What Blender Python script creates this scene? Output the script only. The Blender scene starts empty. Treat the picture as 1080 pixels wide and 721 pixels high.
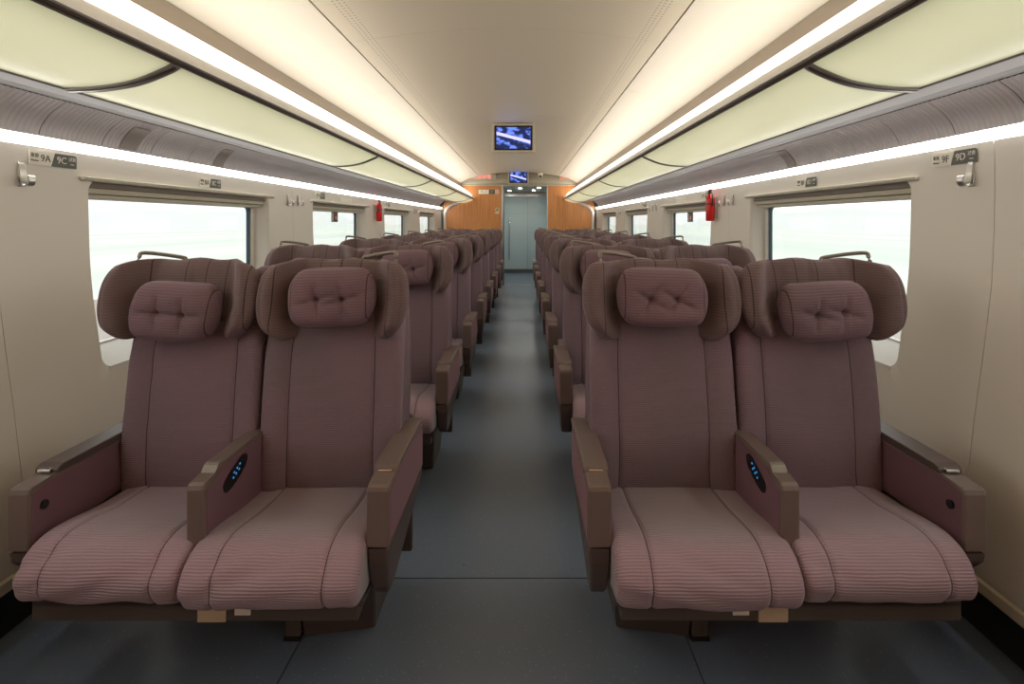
import bpy, bmesh, math, random
from mathutils import Vector, Matrix, noise

random.seed(7)
C = bpy.context.scene.collection
SC = bpy.context.scene

# ------------------------------------------------------------------ camera, sky, exposure
CAM_X, CAM_Z, F = 0.095, 1.35, 570.0
cam = bpy.data.cameras.new('camera')
cam.sensor_width = 36.0
cam.lens = F / 1080 * 36
cam.shift_x = -12.0 / 1080
cam.shift_y = -126.5 / 1080
cam.clip_start = 0.02
cam.clip_end = 3000
camo = bpy.data.objects.new('camera', cam)
camo.location = (CAM_X, 0, CAM_Z)
camo.rotation_euler = (math.pi / 2, 0, 0)
C.objects.link(camo)
SC.camera = camo

world = bpy.data.worlds.new('overcast')
SC.world = world
world.use_nodes = True
wn = world.node_tree
bg = wn.nodes['Background']
tc = wn.nodes.new('ShaderNodeTexCoord')
sp = wn.nodes.new('ShaderNodeSeparateXYZ')
wn.links.new(tc.outputs['Generated'], sp.inputs[0])
rp = wn.nodes.new('ShaderNodeValToRGB')
rp.color_ramp.elements[0].position = 0.45
rp.color_ramp.elements[0].color = (0.66, 0.68, 0.66, 1)
rp.color_ramp.elements[1].position = 0.8
rp.color_ramp.elements[1].color = (0.96, 0.975, 0.965, 1)
mr = wn.nodes.new('ShaderNodeMapRange')
mr.inputs[1].default_value = -1
mr.inputs[2].default_value = 1
wn.links.new(sp.outputs[2], mr.inputs[0])
wn.links.new(mr.outputs[0], rp.inputs[0])
wn.links.new(rp.outputs[0], bg.inputs[0])
bg.inputs[1].default_value = 0.96

SC.view_settings.view_transform = 'Standard'
SC.view_settings.look = 'None'
SC.view_settings.gamma = 1
SC.view_settings.use_curve_mapping = False
SC.view_settings.exposure = 0.88
COVE_POWER = 4.5
STRIP_POWER = 10.0
VESTIBULE_POWER = 100.0

# ------------------------------------------------------------------ helpers
def lin(r, g, b):
    f = lambda c: (c / 255) / 12.92 if c / 255 <= 0.04045 else ((c / 255 + 0.055) / 1.055) ** 2.4
    return (f(r), f(g), f(b), 1)

class NT:
    def __init__(s, name):
        s.m = bpy.data.materials.new(name)
        s.m.use_nodes = True
        s.t = s.m.node_tree
        s.p = s.t.nodes['Principled BSDF']
        s.out = s.t.nodes['Material Output']
    def n(s, typ, **kw):
        nd = s.t.nodes.new('ShaderNode' + typ)
        for k, v in kw.items():
            setattr(nd, k, v)
        return nd
    def l(s, a, b):
        s.t.links.new(a, b)
    def math(s, op, a, b=None):
        nd = s.n('Math', operation=op)
        for i, v in enumerate((a, b)):
            if v is None: continue
            if isinstance(v, (int, float)): nd.inputs[i].default_value = v
            else: s.l(v, nd.inputs[i])
        return nd.outputs[0]
    def mix(s, fac, a, b):
        nd = s.n('Mix', data_type='RGBA')
        if isinstance(fac, (int, float)): nd.inputs[0].default_value = fac
        else: s.l(fac, nd.inputs[0])
        for i, v in ((6, a), (7, b)):
            if isinstance(v, tuple): nd.inputs[i].default_value = v
            else: s.l(v, nd.inputs[i])
        return nd.outputs[2]
    def noise(s, scale, detail=3, vec=None, rough=0.5):
        nd = s.n('TexNoise')
        nd.inputs['Scale'].default_value = scale
        nd.inputs['Detail'].default_value = detail
        nd.inputs['Roughness'].default_value = rough
        if vec is not None: s.l(vec, nd.inputs['Vector'])
        else: s.l(s.n('TexCoord').outputs['Object'], nd.inputs['Vector'])
        return nd.outputs[0]
    def ramp(s, v, a, b):
        nd = s.n('MapRange')
        nd.inputs[1].default_value = a
        nd.inputs[2].default_value = b
        s.l(v, nd.inputs[0])
        return nd.outputs[0]
    def bump(s, h, dist, strength=1.0):
        nd = s.n('Bump')
        nd.inputs['Distance'].default_value = dist
        nd.inputs['Strength'].default_value = strength
        s.l(h, nd.inputs['Height'])
        s.l(nd.outputs[0], s.p.inputs['Normal'])

def plain(name, col, rough=0.5, metal=0.0, var=0.06, scale=6.0, bump=0.0, spec=0.5):
    t = NT(name)
    nz = t.noise(scale, 4)
    dark = tuple(c * (1 - var) for c in col[:3]) + (1,)
    lite = tuple(min(1, c * (1 + var)) for c in col[:3]) + (1,)
    t.l(t.mix(nz, dark, lite), t.p.inputs['Base Color'])
    t.p.inputs['Roughness'].default_value = rough
    t.p.inputs['Metallic'].default_value = metal
    t.p.inputs['Specular IOR Level'].default_value = spec
    if bump: t.bump(t.noise(scale * 40, 2), bump)
    return t.m

def emit(name, col, power):
    t = NT(name)
    e = t.n('Emission')
    e.inputs[0].default_value = col
    e.inputs[1].default_value = power
    t.l(e.outputs[0], t.out.inputs[0])
    return t.m

def fabric(name, ca, cb, cseam, ribs=0.009, seams=(0.14,), amt=0.3, ribbump=0.0013, sheen=0.25, patch=2.2, band=None, bandcol=None):
    """fine corduroy: ribs run across the seat (uv v in metres), sewn seams at |u|"""
    t = NT(name)
    uv = t.n('UVMap').outputs[0]
    sp = t.n('SeparateXYZ')
    t.l(uv, sp.inputs[0])
    wob = t.noise(9, 2)
    v = t.math('ADD', sp.outputs[1], t.math('MULTIPLY', wob, 0.008))
    w = t.math('SINE', t.math('MULTIPLY', v, 2 * math.pi / ribs))
    w01 = t.math('MULTIPLY_ADD', w, 0.5)
    t.t.nodes[-1].inputs[2].default_value = 0.5
    nz = t.noise(patch, 3)
    base = t.mix(t.ramp(nz, 0.35, 0.68), ca, cb)
    col = t.mix(t.math('MULTIPLY', w01, amt), base, tuple(c * 0.45 for c in ca[:3]) + (1,))
    if band:      # worn front roll of the cushion, its pink sheen put into the colour
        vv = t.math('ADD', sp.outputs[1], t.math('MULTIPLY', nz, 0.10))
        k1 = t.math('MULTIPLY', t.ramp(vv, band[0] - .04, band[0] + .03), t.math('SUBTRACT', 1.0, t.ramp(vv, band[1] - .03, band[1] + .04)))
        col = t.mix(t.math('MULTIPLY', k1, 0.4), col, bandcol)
    fz = t.noise(420, 2)
    col = t.mix(t.math('MULTIPLY', t.ramp(fz, 0.3, 0.75), 0.25), col, tuple(min(1, c * 1.7) for c in ca[:3]) + (1,))
    au = t.math('ABSOLUTE', sp.outputs[0])
    for sm in seams:
        d = t.math('ABSOLUTE', t.math('SUBTRACT', au, sm))
        k = t.math('LESS_THAN', d, 0.0016)
        col = t.mix(t.math('MULTIPLY', k, 0.75), col, cseam)
    t.l(col, t.p.inputs['Base Color'])
    t.p.inputs['Roughness'].default_value = 0.85
    t.p.inputs['Specular IOR Level'].default_value = 0.2
    t.p.inputs['Sheen Weight'].default_value = sheen
    t.p.inputs['Sheen Roughness'].default_value = 0.4
    t.p.inputs['Sheen Tint'].default_value = (0.95, 0.72, 0.8, 1)
    t.bump(w01, ribbump, 0.8)
    return t.m

M = {}
MAUVE = lin(138, 104, 116)
PINK = lin(160, 115, 132)
TAUPE = lin(122, 100, 100)
BROWN = lin(112, 92, 86)
SEAM = lin(48, 34, 38)
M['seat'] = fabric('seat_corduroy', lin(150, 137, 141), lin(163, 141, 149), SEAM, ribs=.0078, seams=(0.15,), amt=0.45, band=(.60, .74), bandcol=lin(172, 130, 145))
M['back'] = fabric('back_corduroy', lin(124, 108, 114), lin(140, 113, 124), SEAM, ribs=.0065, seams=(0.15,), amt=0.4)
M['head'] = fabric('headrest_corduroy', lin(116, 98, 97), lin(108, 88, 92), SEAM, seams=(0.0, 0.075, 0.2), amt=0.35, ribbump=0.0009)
M['pillow'] = fabric('pillow_corduroy', lin(122, 97, 104), lin(104, 86, 90), SEAM, seams=(0.13,), amt=0.35, ribbump=0.0009)
M['side'] = plain('cushion_side_cloth', lin(158, 148, 146), 0.9, var=0.1, bump=0.0006)
M['inset'] = fabric('armrest_mauve_cloth', lin(112, 82, 90), lin(122, 88, 98), SEAM, ribs=0.004, seams=(), amt=0.15, ribbump=0.0003)
M['arm'] = plain('armrest_brown_plastic', lin(112, 96, 90), 0.38, var=0.08, bump=0.0001)
M['armdark'] = plain('armrest_dark_shell', lin(84, 70, 66), 0.42, var=0.08)
M['chrome'] = plain('chrome', (0.8, 0.78, 0.74, 1), 0.15, 1.0)
M['steel'] = plain('brushed_steel', (0.55, 0.54, 0.52, 1), 0.32, 1.0, scale=30)
M['handle'] = plain('handle_grey_metal', lin(132, 122, 112), 0.4, 0.5)
M['black'] = plain('black_plastic', lin(24, 24, 28), 0.35)
M['led'] = emit('blue_led', (0.03, 0.22, 0.5, 1), 0.6)
M['frame'] = plain('underframe_brown', lin(86, 76, 70), 0.5, var=0.1)
M['tag'] = plain('tan_tag', lin(200, 180, 150), 0.6)
M['white'] = plain('white_label', lin(244, 239, 224), 0.5, var=0.02)
M['wall'] = plain('wall_grp_beige', lin(226, 219, 209), 0.4, var=0.025, scale=1.5)
M['sill'] = plain('sill_white', lin(226, 222, 216), 0.35, var=0.02)
M['base'] = plain('baseboard_beige', lin(196, 184, 160), 0.4)
M['blind'] = plain('blind_box_olive', lin(188, 182, 164), 0.5, var=0.03)
M['blinddark'] = plain('blind_slot', lin(120, 108, 100), 0.6)
M['gasket'] = plain('window_gasket', lin(44, 70, 88), 0.4)
M['side_ceiling'] = plain('ceiling_side_cream', lin(238, 232, 221), 0.45, var=0.015)
M['taupe_shade'] = plain('cove_taupe_shaded', lin(158, 145, 130), 0.5, var=0.02)  # taupe darkened so the riser's shade is held in the colour
M['rail'] = plain('rack_rail_dark', lin(84, 72, 66), 0.3, 0.6)
M['railgrey'] = plain('rack_rear_rail', lin(132, 128, 126), 0.55, 0.1)
M['valance'] = plain('valance_grey_mauve', lin(228, 224, 226), 0.45, var=0.03)
M['valinset'] = plain('valance_plate', lin(180, 172, 168), 0.4)
M['liner'] = plain('rack_liner_white', lin(238, 236, 228), 0.5, var=0.01)
M['dark'] = plain('dark_recess', lin(22, 24, 28), 0.8)
M['metalwhite'] = plain('screen_bezel', lin(206, 198, 180), 0.4)
M['red'] = plain('red_paint', lin(214, 34, 30), 0.3)
M['redtext'] = emit('red_led_text', (1.0, 0.10, 0.08, 1), 0.8)
M['greysign'] = plain('sign_grey', lin(96, 98, 92), 0.5)
M['yellow'] = plain('sign_yellow', lin(228, 206, 150), 0.5)
M['text'] = plain('sign_text_dark', lin(90, 86, 80), 0.5)
M['textw'] = plain('sign_text_light', lin(236, 232, 220), 0.5)
M['shell'] = plain('carbody', lin(120, 120, 120), 0.7)
def mk_cover():
    t = NT('cove_cover_cream')
    t.p.inputs['Base Color'].default_value = lin(240, 232, 216)
    t.p.inputs['Roughness'].default_value = 0.5
    tl = t.n('BsdfTranslucent'); tl.inputs[0].default_value = lin(240, 232, 216)
    t.p.inputs['Emission Color'].default_value = (1.0, 0.92, 0.80, 1)
    t.p.inputs['Emission Strength'].default_value = 2.1
    mx = t.n('MixShader'); mx.inputs[0].default_value = 0.3
    t.l(t.p.outputs[0], mx.inputs[1]); t.l(tl.outputs[0], mx.inputs[2]); t.l(mx.outputs[0], t.out.inputs[0])
    return t.m
M['cove'] = mk_cover()
M['strip'] = emit('valance_light', (1.0, 0.97, 0.92, 1), STRIP_POWER)
M['downlight'] = emit('downlight', (1.0, 0.97, 0.9, 1), VESTIBULE_POWER)
M['vest'] = plain('vestibule_grey', lin(170, 182, 184), 0.35)

def mk_ceiling():
    t = NT('ceiling_perforated')
    tcn = t.n('TexCoord').outputs['Object']
    s = t.n('SeparateXYZ'); t.l(tcn, s.inputs[0])
    g = t.math('SINE', t.math('MULTIPLY', s.outputs[1], 2 * math.pi / 0.03))
    gl = t.math('GREATER_THAN', g, 0.90)
    ax = t.math('ABSOLUTE', s.outputs[0])
    # slot grid near the panel edges
    fx = t.math('ABSOLUTE', t.math('SUBTRACT', t.math('FRACT', t.math('DIVIDE', ax, 0.022)), 0.5))
    fy = t.math('ABSOLUTE', t.math('SUBTRACT', t.math('FRACT', t.math('DIVIDE', s.outputs[1], 0.03)), 0.5))
    dot = t.math('MULTIPLY', t.math('LESS_THAN', fx, 0.2), t.math('LESS_THAN', fy, 0.14))
    band = t.math('MULTIPLY', t.math('GREATER_THAN', ax, 0.70), t.math('LESS_THAN', ax, 0.765))
    dots = t.math('MULTIPLY', dot, band)
    inner = t.math('LESS_THAN', ax, 0.70)
    lines = t.math('MULTIPLY', gl, inner)
    c = t.mix(t.math('MULTIPLY', lines, 0.14), lin(226, 216, 198), lin(150, 138, 118))
    c = t.mix(t.math('MULTIPLY', dots, 0.7), c, lin(120, 108, 92))
    t.l(c, t.p.inputs['Base Color'])
    t.p.inputs['Roughness'].default_value = 0.45
    h = t.math('SUBTRACT', 1.0, t.math('MAXIMUM', lines, dots))
    t.bump(h, 0.001, 0.5)
    return t.m
M['ceiling'] = mk_ceiling()

def mk_floor():
    t = NT('floor_vinyl')
    n1 = t.noise(1.3, 3)
    c = t.mix(n1, lin(102, 114, 132), lin(116, 127, 142))
    v = t.n('TexVoronoi'); v.inputs['Scale'].default_value = 95
    t.l(t.n('TexCoord').outputs['Object'], v.inputs['Vector'])
    rnd = t.n('SeparateColor'); t.l(v.outputs['Color'], rnd.inputs[0])
    k = t.math('MULTIPLY', t.math('LESS_THAN', v.outputs['Distance'], 0.17), t.math('GREATER_THAN', rnd.outputs[0], 0.72))
    c = t.mix(t.math('MULTIPLY', k, 0.55), c, lin(190, 196, 198))
    t.l(c, t.p.inputs['Base Color'])
    n2 = t.noise(26, 3)
    mrn = t.n('MapRange'); mrn.inputs[3].default_value = 0.24; mrn.inputs[4].default_value = 0.38
    t.l(n2, mrn.inputs[0]); t.l(mrn.outputs[0], t.p.inputs['Roughness'])
    t.bump(t.noise(300, 2), 0.0004, 0.5)
    return t.m
M['floor'] = mk_floor()

def mk_wood():
    t = NT('bulkhead_wood')
    mp = t.n('Mapping'); mp.inputs['Scale'].default_value = (16, 16, 0.5)
    t.l(t.n('TexCoord').outputs['Object'], mp.inputs[0])
    n1 = t.noise(3.0, 5, mp.outputs[0], 0.65)
    c = t.mix(t.ramp(n1, 0.3, 0.7), lin(186, 116, 60), lin(226, 160, 98))
    t.l(c, t.p.inputs['Base Color'])
    t.p.inputs['Roughness'].default_value = 0.35
    return t.m
M['wood'] = mk_wood()

def mk_rackglass():
    t = NT('rack_frosted_panel')
    n1 = t.noise(1.2, 2)
    c = t.mix(n1, lin(204, 211, 188), lin(218, 222, 202))
    t.l(c, t.p.inputs['Base Color'])
    t.p.inputs['Roughness'].default_value = 0.3
    t.p.inputs['Coat Weight'].default_value = 0.4
    t.p.inputs['Coat Roughness'].default_value = 0.12
    tl = t.n('BsdfTranslucent'); t.l(c, tl.inputs[0])
    mx = t.n('MixShader'); mx.inputs[0].default_value = 0.55
    t.l(t.p.outputs[0], mx.inputs[1]); t.l(tl.outputs[0], mx.inputs[2])
    t.l(mx.outputs[0], t.out.inputs[0])
    return t.m
M['rackglass'] = mk_rackglass()

def mk_glass(name, tint, refl=0.08):
    t = NT(name)
    tr = t.n('BsdfTransparent'); tr.inputs[0].default_value = tint
    gl = t.n('BsdfGlossy'); gl.inputs['Roughness'].default_value = 0.03
    fr = t.n('LayerWeight'); fr.inputs[0].default_value = 0.5
    mx = t.n('MixShader')
    t.l(t.math('MULTIPLY_ADD', t.math('POWER', fr.outputs[1], 5), 0.5), mx.inputs[0])
    [n for n in t.t.nodes if n.bl_idname == 'ShaderNodeMath' and n.operation == 'MULTIPLY_ADD'][0].inputs[2].default_value = 0.03; t.l(tr.outputs[0], mx.inputs[1]); t.l(gl.outputs[0], mx.inputs[2])
    t.l(mx.outputs[0], t.out.inputs[0])
    return t.m
M['glass'] = mk_glass('window_glass', (0.975, 0.988, 0.985, 1))

def mk_frost():
    t = NT('frosted_door_glass')
    t.p.inputs['Base Color'].default_value = lin(196, 214, 214)
    t.p.inputs['Roughness'].default_value = 0.12
    t.p.inputs['Coat Weight'].default_value = 0.8
    return t.m
M['frost'] = mk_frost()

def mk_screen():
    """the picture on the screens: pale blue streaks and cloud shapes on dark blue"""
    t = NT('screen_picture')
    uv = t.n('UVMap').outputs[0]
    s = t.n('SeparateXYZ'); t.l(uv, s.inputs[0])
    u, v = s.outputs[0], s.outputs[1]
    d = t.math('ADD', v, t.math('MULTIPLY', u, 0.42))        # diagonal band
    b = t.math('ABSOLUTE', t.math('SUBTRACT', d, 0.72))
    band = t.math('LESS_THAN', b, 0.075)
    b2 = t.math('ABSOLUTE', t.math('SUBTRACT', d, 0.56))
    band2 = t.math('LESS_THAN', b2, 0.03)
    n1 = t.noise(3.2, 3, uv)
    n1b = t.ramp(n1, 0.48, 0.56)
    c = t.mix(n1b, (0.015, 0.02, 0.07, 1), (0.12, 0.2, 0.75, 1))
    c = t.mix(band, c, (0.5, 0.48, 0.95, 1))
    c = t.mix(band2, c, (0.02, 0.03, 0.10, 1))
    e = t.n('Emission'); t.l(c, e.inputs[0]); e.inputs[1].default_value = 0.9
    t.l(e.outputs[0], t.out.inputs[0])
    return t.m
M['screen'] = mk_screen()

def mk_field(name, a, b, scale):
    t = NT(name)
    mp = t.n('Mapping'); mp.inputs['Scale'].default_value = (1, 0.06, 1)
    t.l(t.n('TexCoord').outputs['Object'], mp.inputs[0])
    n1 = t.noise(scale, 4, mp.outputs[0])
    t.l(t.mix(t.ramp(n1, 0.35, 0.65), a, b), t.p.inputs['Base Color'])
    t.p.inputs['Roughness'].default_value = 0.9
    return t.m
M['field'] = mk_field('field_pale', lin(196, 206, 196), lin(218, 222, 212), 0.05)
M['hill'] = mk_field('misty_hill', lin(205, 210, 206), lin(218, 222, 218), 0.02)
M['concrete'] = mk_field('parapet_concrete', lin(236, 228, 222), lin(246, 240, 234), 1.5)

def smooth_mesh(me, on=True):
    for p in me.polygons: p.use_smooth = on

def mesh_obj(name, verts, faces, mats, parent=None, uvs=None, fm=None, smooth=False, loc=None):
    me = bpy.data.meshes.new(name)
    me.from_pydata([tuple(v) for v in verts], [], faces)
    ml = mats if isinstance(mats, (list, tuple)) else [mats]
    for m in ml: me.materials.append(m)
    if fm:
        for p, i in zip(me.polygons, fm): p.material_index = i
    if uvs:
        lay = me.uv_layers.new(name='UVMap')
        for lp in me.loops: lay.data[lp.index].uv = uvs[lp.vertex_index]
    if smooth is True: smooth_mesh(me)
    elif smooth:
        for p, s in zip(me.polygons, smooth): p.use_smooth = bool(s)
    me.update()
    o = bpy.data.objects.new(name, me)
    C.objects.link(o)
    if parent: o.parent = parent
    if loc: o.location = loc
    return o

def bm_obj(name, bm, mats, parent=None, smooth=False):
    bmesh.ops.recalc_face_normals(bm, faces=bm.faces[:])
    me = bpy.data.meshes.new(name)
    bm.to_mesh(me); bm.free()
    for m in (mats if isinstance(mats, (list, tuple)) else [mats]): me.materials.append(m)
    if smooth: smooth_mesh(me)
    o = bpy.data.objects.new(name, me)
    C.objects.link(o)
    if parent: o.parent = parent
    return o

def add_box(bm, x0, x1, y0, y1, z0, z1, bev=0.0, seg=2):
    x0, x1 = min(x0, x1), max(x0, x1)
    r = bmesh.ops.create_cube(bm, size=1)
    for v in r['verts']:
        v.co = Vector(((x0 + x1) / 2 + v.co.x * (x1 - x0), (y0 + y1) / 2 + v.co.y * (y1 - y0), (z0 + z1) / 2 + v.co.z * (z1 - z0)))
    if bev:
        es = list({e for v in r['verts'] for e in v.link_edges})
        bmesh.ops.bevel(bm, geom=es, offset=bev, segments=seg, affect='EDGES', profile=0.5)

def box(name, x0, x1, y0, y1, z0, z1, m, parent=None, bev=0.0, seg=2):
    bm = bmesh.new(); add_box(bm, x0, x1, y0, y1, z0, z1, bev, seg)
    return bm_obj(name, bm, m, parent)

def add_prism(bm, prof, x0, x1, bev=0.0, seg=2):
    """prof: (y,z) polygon, extruded along x"""
    a = [bm.verts.new((x0, y, z)) for y, z in prof]
    b = [bm.verts.new((x1, y, z)) for y, z in prof]
    n = len(prof)
    fs = [bm.faces.new(a), bm.faces.new(b[::-1])]
    for i in range(n):
        fs.append(bm.faces.new((a[i], b[i], b[(i + 1) % n], a[(i + 1) % n])))
    if bev:
        es = list({e for f in fs[:2] for e in f.edges})
        bmesh.ops.bevel(bm, geom=es, offset=bev, segments=seg, affect='EDGES', profile=0.5)

def add_tube(bm, pts, r, n=8, closed=False):
    rings = []
    m = len(pts)
    up = Vector((0, 0, 1))
    for i, p in enumerate(pts):
        p = Vector(p)
        if closed: d = Vector(pts[(i + 1) % m]) - Vector(pts[i - 1])
        else: d = Vector(pts[min(i + 1, m - 1)]) - Vector(pts[max(i - 1, 0)])
        d.normalize()
        a = d.cross(up if abs(d.z) < 0.95 else Vector((0, 1, 0))).normalized()
        b = d.cross(a).normalized()
        rings.append([bm.verts.new(p + (a * math.cos(t) + b * math.sin(t)) * r) for t in [2 * math.pi * k / n for k in range(n)]])
    for i in range(m if closed else m - 1):
        A, B = rings[i], rings[(i + 1) % m]
        for k in range(n): bm.faces.new((A[k], A[(k + 1) % n], B[(k + 1) % n], B[k]))
    if not closed:
        bm.faces.new(rings[0]); bm.faces.new(rings[-1][::-1])

def add_disc(bm, c, axis, r, h, n=16):
    """short cylinder, centre c, axis unit vector"""
    ax = Vector(axis).normalized()
    a = ax.orthogonal().normalized(); b = ax.cross(a)
    c = Vector(c)
    A = [bm.verts.new(c + (a * math.cos(t) + b * math.sin(t)) * r) for t in [2 * math.pi * k / n for k in range(n)]]
    B = [bm.verts.new(v.co + ax * h) for v in A]
    bm.faces.new(A); bm.faces.new(B[::-1])
    for k in range(n): bm.faces.new((A[k], B[k], B[(k + 1) % n], A[(k + 1) % n]))

def catmull(pts, n, closed=False):
    out = []
    m = len(pts)
    segs = m if closed else m - 1
    for i in range(segs):
        g = lambda k: pts[k % m] if closed else pts[max(0, min(m - 1, k))]
        p0, p1, p2, p3 = g(i - 1), g(i), g(i + 1), g(i + 2)
        for k in range(n):
            t = k / n
            out.append(tuple(0.5 * (2 * b + (c - a) * t + (2 * a - 5 * b + 4 * c - d) * t * t + (3 * b - a - 3 * c + d) * t ** 3)
                             for a, b, c, d in zip(p0, p1, p2, p3)))
    if not closed: out.append(tuple(pts[-1]))
    return out

def sstep(x, a, b):
    t = max(0.0, min(1.0, (x - a) / (b - a)))
    return t * t * (3 - 2 * t)

def empty(name, loc=(0, 0, 0), parent=None):
    o = bpy.data.objects.new(name, None)
    o.empty_display_size = 0.1
    C.objects.link(o); o.location = loc
    if parent: o.parent = parent
    return o

def tag(o, label, cat, group=None):
    o['label'] = label; o['category'] = cat
    if group: o['group'] = group
    return o

def struct(o):
    o['kind'] = 'structure'
    return o

def dup_tree(src, parent=None):
    c = src.copy(); C.objects.link(c)
    if parent: c.parent = parent
    for ch in list(KIDS.get(src.name, [])):
        dup_tree(ch, c)
    return c
KIDS = {}
def index_kids():
    KIDS.clear()
    for o in C.objects:
        if o.parent: KIDS.setdefault(o.parent.name, []).append(o)

def sweep(name, prof, y0, y1, m, parent=None, sx=1, thick=0.0, smooth=True, ny=1):
    """surface with section prof [(x,z)...] running along y, optional thickness away from the cabin (flanged edges)"""
    V, Fc, U = [], [], []
    n = len(prof)
    L = [0]
    for i in range(1, n): L.append(L[-1] + math.hypot(prof[i][0] - prof[i - 1][0], prof[i][1] - prof[i - 1][1]))
    for j in range(ny + 1):
        y = y0 + (y1 - y0) * j / ny
        for i, (x, z) in enumerate(prof):
            V.append((x * sx, y, z)); U.append((y, L[i]))
    for j in range(ny):
        for i in range(n - 1):
            a = j * n + i; b = a + n
            Fc.append((a, a + 1, b + 1, b))
    if thick:
        off = len(V)
        nr = []
        for i in range(n):
            p, q = prof[max(0, i - 1)], prof[min(n - 1, i + 1)]
            dx, dz = q[0] - p[0], q[1] - p[1]
            l = math.hypot(dx, dz) or 1
            nr.append((-dz / l, dx / l))
        for j in range(ny + 1):
            y = y0 + (y1 - y0) * j / ny
            for i, (x, z) in enumerate(prof):
                V.append(((x + nr[i][0] * thick) * sx, y, z + nr[i][1] * thick)); U.append((y, L[i]))
        for j in range(ny):
            for i in range(n - 1):
                a = off + j * n + i; b = a + n
                Fc.append((a, b, b + 1, a + 1))
        for i in range(n - 1):
            Fc.append((i, off + i, off + i + 1, i + 1))
            a = ny * n + i
            Fc.append((a, a + 1, off + a + 1, off + a))
        for i in (0, n - 1):
            for j in range(ny):
                a = j * n + i; b = a + n
                Fc.append((a, b, off + b, off + a))
    o = mesh_obj(name, V, Fc, m, parent, U)
    bm = bmesh.new(); bm.from_mesh(o.data); bmesh.ops.recalc_face_normals(bm, faces=bm.faces[:])
    bm.to_mesh(o.data); bm.free()
    if smooth:
        for p in o.data.polygons: p.use_smooth = abs(p.normal.y) < 0.7
        o.data.set_sharp_from_angle(angle=math.radians(40))
    return o

# ------------------------------------------------------------------ setting
Y0, Y1 = -0.6, 11.5
MOD = 2.31
SEAM0 = 1.785

# floor: vinyl sheets over a dark underfloor, welded joints left open by a hair
fl = struct(box('floor', -1.72, 1.72, Y0 - .1, 14.8, -0.06, -0.0045, M['dark']))
ys = [Y0 + .01, 2.05, 7.4, Y1 + 0.15]
xs = [-1.66, -0.625, 0.625, 1.66]
for i in range(3):
    for j in range(3):
        box('floor_sheet', xs[i] + .002, xs[i + 1] - .002, ys[j] + .003, ys[j + 1] - .003, -0.0045, 0, M['floor'], fl)
box('floor_sheet', -0.9, 1.0, Y1 + 0.156, 14.7, -0.0045, 0, M['floor'], fl)

WP = [(1.55, .175), (1.551, .35), (1.568, .57), (1.60, .82), (1.638, 1.10), (1.65, 1.35), (1.652, 1.53), (1.65, 1.62)]
def wx(z):
    for (xa, za), (xb, zb) in zip(WP, WP[1:]):
        if z <= zb: return xa + (xb - xa) * max(0, (z - za)) / (zb - za)
    return WP[-1][0]
WPS = catmull(WP, 4)
def wx(z):
    for (xa, za), (xb, zb) in zip(WPS, WPS[1:]):
        if z <= zb: return xa + (xb - xa) * max(0, (z - za)) / (zb - za)
    return WPS[-1][0]

def rrect_pt(t, yc, zc, hw, hh, r):
    """point on a rounded rectangle by angle index; returns (y,z)"""
    pass

def rrect(yc, zc, hw, hh, r, ncor=5, nside=8):
    P = []
    cs = [(yc + hw - r, zc - hh + r, -90), (yc + hw - r, zc + hh - r, 0), (yc - hw + r, zc + hh - r, 90), (yc - hw + r, zc - hh + r, 180)]
    for k, (cy, cz, a0) in enumerate(cs):
        for i in range(ncor + 1):
            a = math.radians(a0 + 90 * i / ncor)
            P.append((cy + r * math.cos(a), cz + r * math.sin(a)))
        ny_, nz_, na = cs[(k + 1) % 4]
        a = math.radians(a0 + 90)
        s = (cy + r * math.cos(a), cz + r * math.sin(a))
        e = (ny_ + r * math.cos(a), nz_ + r * math.sin(a))
        for i in range(1, nside):
            P.append((s[0] + (e[0] - s[0]) * i / nside, s[1] + (e[1] - s[1]) * i / nside))
    return P

def outer_pt(p, yc, zc, hw, hh, HW, za, zb):
    """the matching point on the panel's outer rectangle"""
    u = (p[0] - yc) / hw; v = (p[1] - zc) / hh
    m = max(abs(u), abs(v)); u /= m; v /= m
    z = zc + (v * (zb - zc) if v > 0 else v * (zc - za))
    return (yc + u * HW, z)

OP_HW, OP_ZA, OP_ZB = 0.77, 0.755, 1.525
def wall_panel(sx, ymid, parent):
    zc, hh = (OP_ZA + OP_ZB) / 2, (OP_ZB - OP_ZA) / 2
    inn = rrect(ymid, zc, OP_HW, hh, 0.05)
    n = len(inn)
    V, Fc = [], []
    HW = MOD / 2 - 0.0012
    rings = []
    fl_ = [(outer_pt(p, ymid, zc, OP_HW, hh, HW, .175, 1.62)) for p in inn]
    # flange ring behind, outer ring, steps, hole ring, reveal rings
    rings.append([((wx(z) + .03), y, z) for y, z in fl_])
    for k in range(9):
        t = k / 8
        rings.append([(wx(a[1] + (b[1] - a[1]) * t), a[0] + (b[0] - a[0]) * t, a[1] + (b[1] - a[1]) * t) for a, b in zip(fl_, inn)])
    for dx, sh in ((0.006, 0.006), (0.03, 0.012), (0.10, 0.02)):
        rr = rrect(ymid, zc, OP_HW - sh, hh - sh, 0.05)
        if dx < 0.05: rings.append([(wx(z) + dx, y, z) for y, z in rr])
        else: rings.append([(1.765, y, max(z, OP_ZA + .055) if True else z) for y, z in rr])
    for r in rings: V += [(x * sx, y, z) for x, y, z in r]
    for k in range(len(rings) - 1):
        for i in range(n):
            j = (i + 1) % n
            Fc.append((k * n + i, k * n + j, (k + 1) * n + j, (k + 1) * n + i))
    o = mesh_obj('wall_panel', V, Fc, M['wall'], parent)
    bm = bmesh.new(); bm.from_mesh(o.data); bmesh.ops.recalc_face_normals(bm, faces=bm.faces[:]); bm.to_mesh(o.data); bm.free()
    smooth_mesh(o.data); o.data.set_sharp_from_angle(angle=math.radians(35))
    return o

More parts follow.
